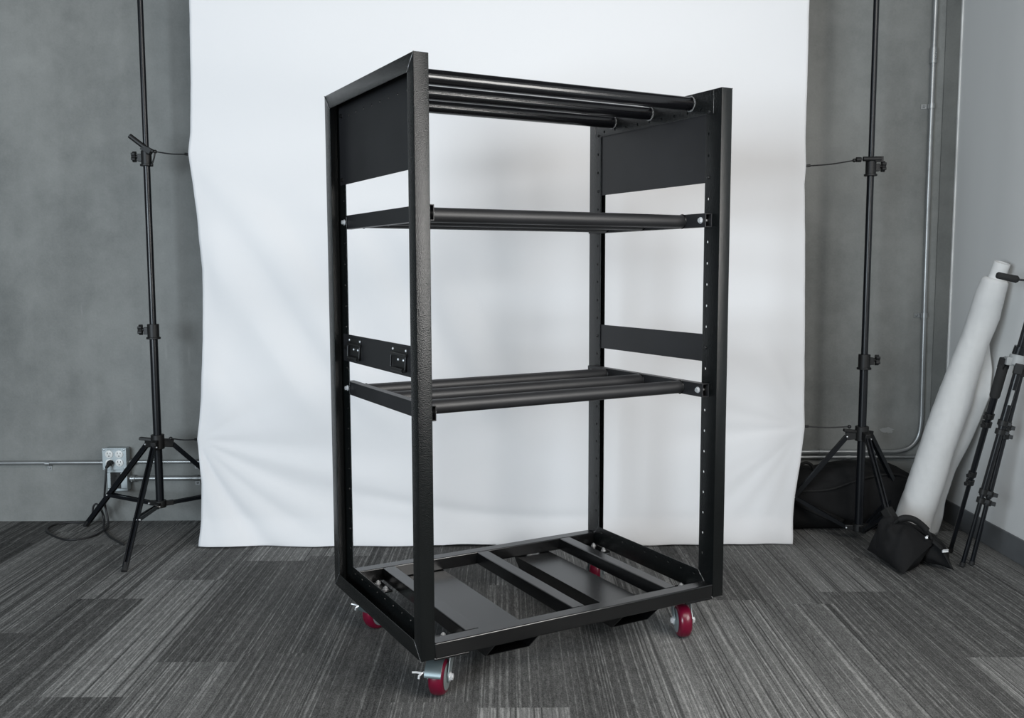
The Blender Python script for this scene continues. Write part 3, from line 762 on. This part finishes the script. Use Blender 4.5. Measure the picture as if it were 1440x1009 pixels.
b = MB(); b.bar((1.585, 3.415, .112), (1.612, 3.40, .088), .034, .006); b.bar((1.612, 3.40, .088), (1.645, 3.385, .020), .030, .005)
b.build('strap', M_webb, sb, bevel=.001, M=st)
b = MB(); b.bar((1.470, 3.50, .165), (1.452, 3.53, .205), .034, .034); b.build('leg_loop', M_webb, sb, bevel=.003, M=st)
for p, w in (((1.618, 3.386, .080), .022), ((1.553, 3.400, .128), .009)):
    b = MB(); p = Vector(p); b.bar(p-Vector((w/2,0,0)), p+Vector((w/2,0,.002)), .009, .007, up=(0,-1,.4)); b.bar(p+Vector((-w/2,-.004,.006)), p+Vector((w/2,-.004,.008)), .004, .004)
    o = b.build('buckle', M_chrome, sb, bevel=.001, M=st); o['label'] = 'bright metal buckle'

df = thing('duffel_bag', 'large black soft duffel bag lying along the wall behind the right stand', 'bag', (1.40, 4.02, 0))
dt = Matrix.Translation((-1.40, -4.02, 0))
TOP = [(1.02,.12),(1.06,.20),(1.14,.245),(1.25,.262),(1.33,.268),(1.42,.284),(1.52,.290),(1.60,.292),(1.68,.270),(1.735,.24),(1.78,.18),(1.80,.10)]
b = MB(); xs = [1.02+.0065*i for i in range(121)]; n = 64
for x in xs:
    e = min(1, max(.02, min((x-1.015)/.06, (1.805-x)/.07)))**.5
    h = interp(TOP, x)*(.85+.15*e); dy = .118*e
    for k in range(n):
        a = 2*PI*k/n; ca, sa = math.cos(a), math.sin(a)
        py = math.copysign(abs(ca)**(2/3.0), ca)*dy; pz = math.copysign(abs(sa)**(2/2.6), sa)*h/2 + h/2
        w = .012*noise.noise(Vector((x*7, ca*1.6, sa*1.6))) + .006*noise.noise(Vector((x*17+sa*4, ca*3, 3)))
        fl = max(0, -ca)
        # sagging fold under the lid on the front face
        fz = .215 + .05*sstep(1.2, 1.55, x) - pz
        w -= .012*fl*math.exp(-(fz/.018)**2)
        py += (py/dy if dy else 0)*w; pz = max(.003, pz + (.6*w if sa > 0 else 0))
        b.v.append((x, min(4.02+py, YW-.004), pz))
for i in range(len(xs)-1):
    for k in range(n): b.f.append((i*n+k, (i+1)*n+k, (i+1)*n+(k+1) % n, i*n+(k+1) % n))
b.f += [tuple(range(n)), tuple(range(len(xs)*n-1, (len(xs)-1)*n-1, -1))]
b.build('bag_body', M_bag, df, smooth=80, M=dt)
b = MB(); b.tube(spline([(1.245, 3.965, .255), (1.252, 3.955, .285), (1.275, 3.95, .297), (1.300, 3.955, .285), (1.312, 3.965, .262)], 8), .007, 10); b.build('grab_loop', M_webb, df, M=dt)
b = MB(); b.tube(spline([(1.16, 3.905, .19), (1.25, 3.901, .185), (1.36, 3.899, .192), (1.46, 3.899, .225), (1.56, 3.905, .25), (1.66, 3.92, .25), (1.73, 3.94, .215)], 8), .005, 8); b.build('zip_seam', M_webb, df, M=dt)
b = MB(); b.bar((1.20, 3.899, .15), (1.42, 3.897, .05), .004, .03, up=(0,-.2,1)); b.build('shoulder_strap', M_webb, df, M=dt, bevel=.001)

# ------------------------------------------------------------------ light
def area(name, loc, target, sx, sy, power, col=(1,1,1)):
    l = bpy.data.lights.new(name, 'AREA'); l.shape = 'RECTANGLE'; l.size = sx; l.size_y = sy; l.energy = power; l.color = col
    o = bpy.data.objects.new(name, l); C.objects.link(o); o.location = loc
    o.rotation_euler = (Vector(target)-Vector(loc)).to_track_quat('-Z', 'Y').to_euler(); return o
area('daylight_window', (-2.7, -1.6, 1.40), (-.2, 4.0, .95), 2.2, 1.7, 190, (.80,.91,1.0))
area('daylight_window', (1.94, .65, 1.45), (-1.0, .65, 1.35), 2.1, 1.3, 92, (1,.975,.94))
area('overhead_fill', (1.0, .3, 3.0), (.5, 3.2, .4), 2.4, 1.2, 46, (1,.975,.94))  # added fill from above, set to brighten the right side of the cloth
w = bpy.data.worlds.new('world'); bpy.context.scene.world = w; w.use_nodes = True
w.node_tree.nodes['Background'].inputs[0].default_value = (.86,.93,1,1); w.node_tree.nodes['Background'].inputs[1].default_value = .07
vs = bpy.context.scene.view_settings; vs.view_transform = 'Standard'; vs.look = 'None'; vs.exposure = .10; vs.gamma = 1; vs.use_curve_mapping = False
bpy.context.scene.display_settings.display_device = 'sRGB'
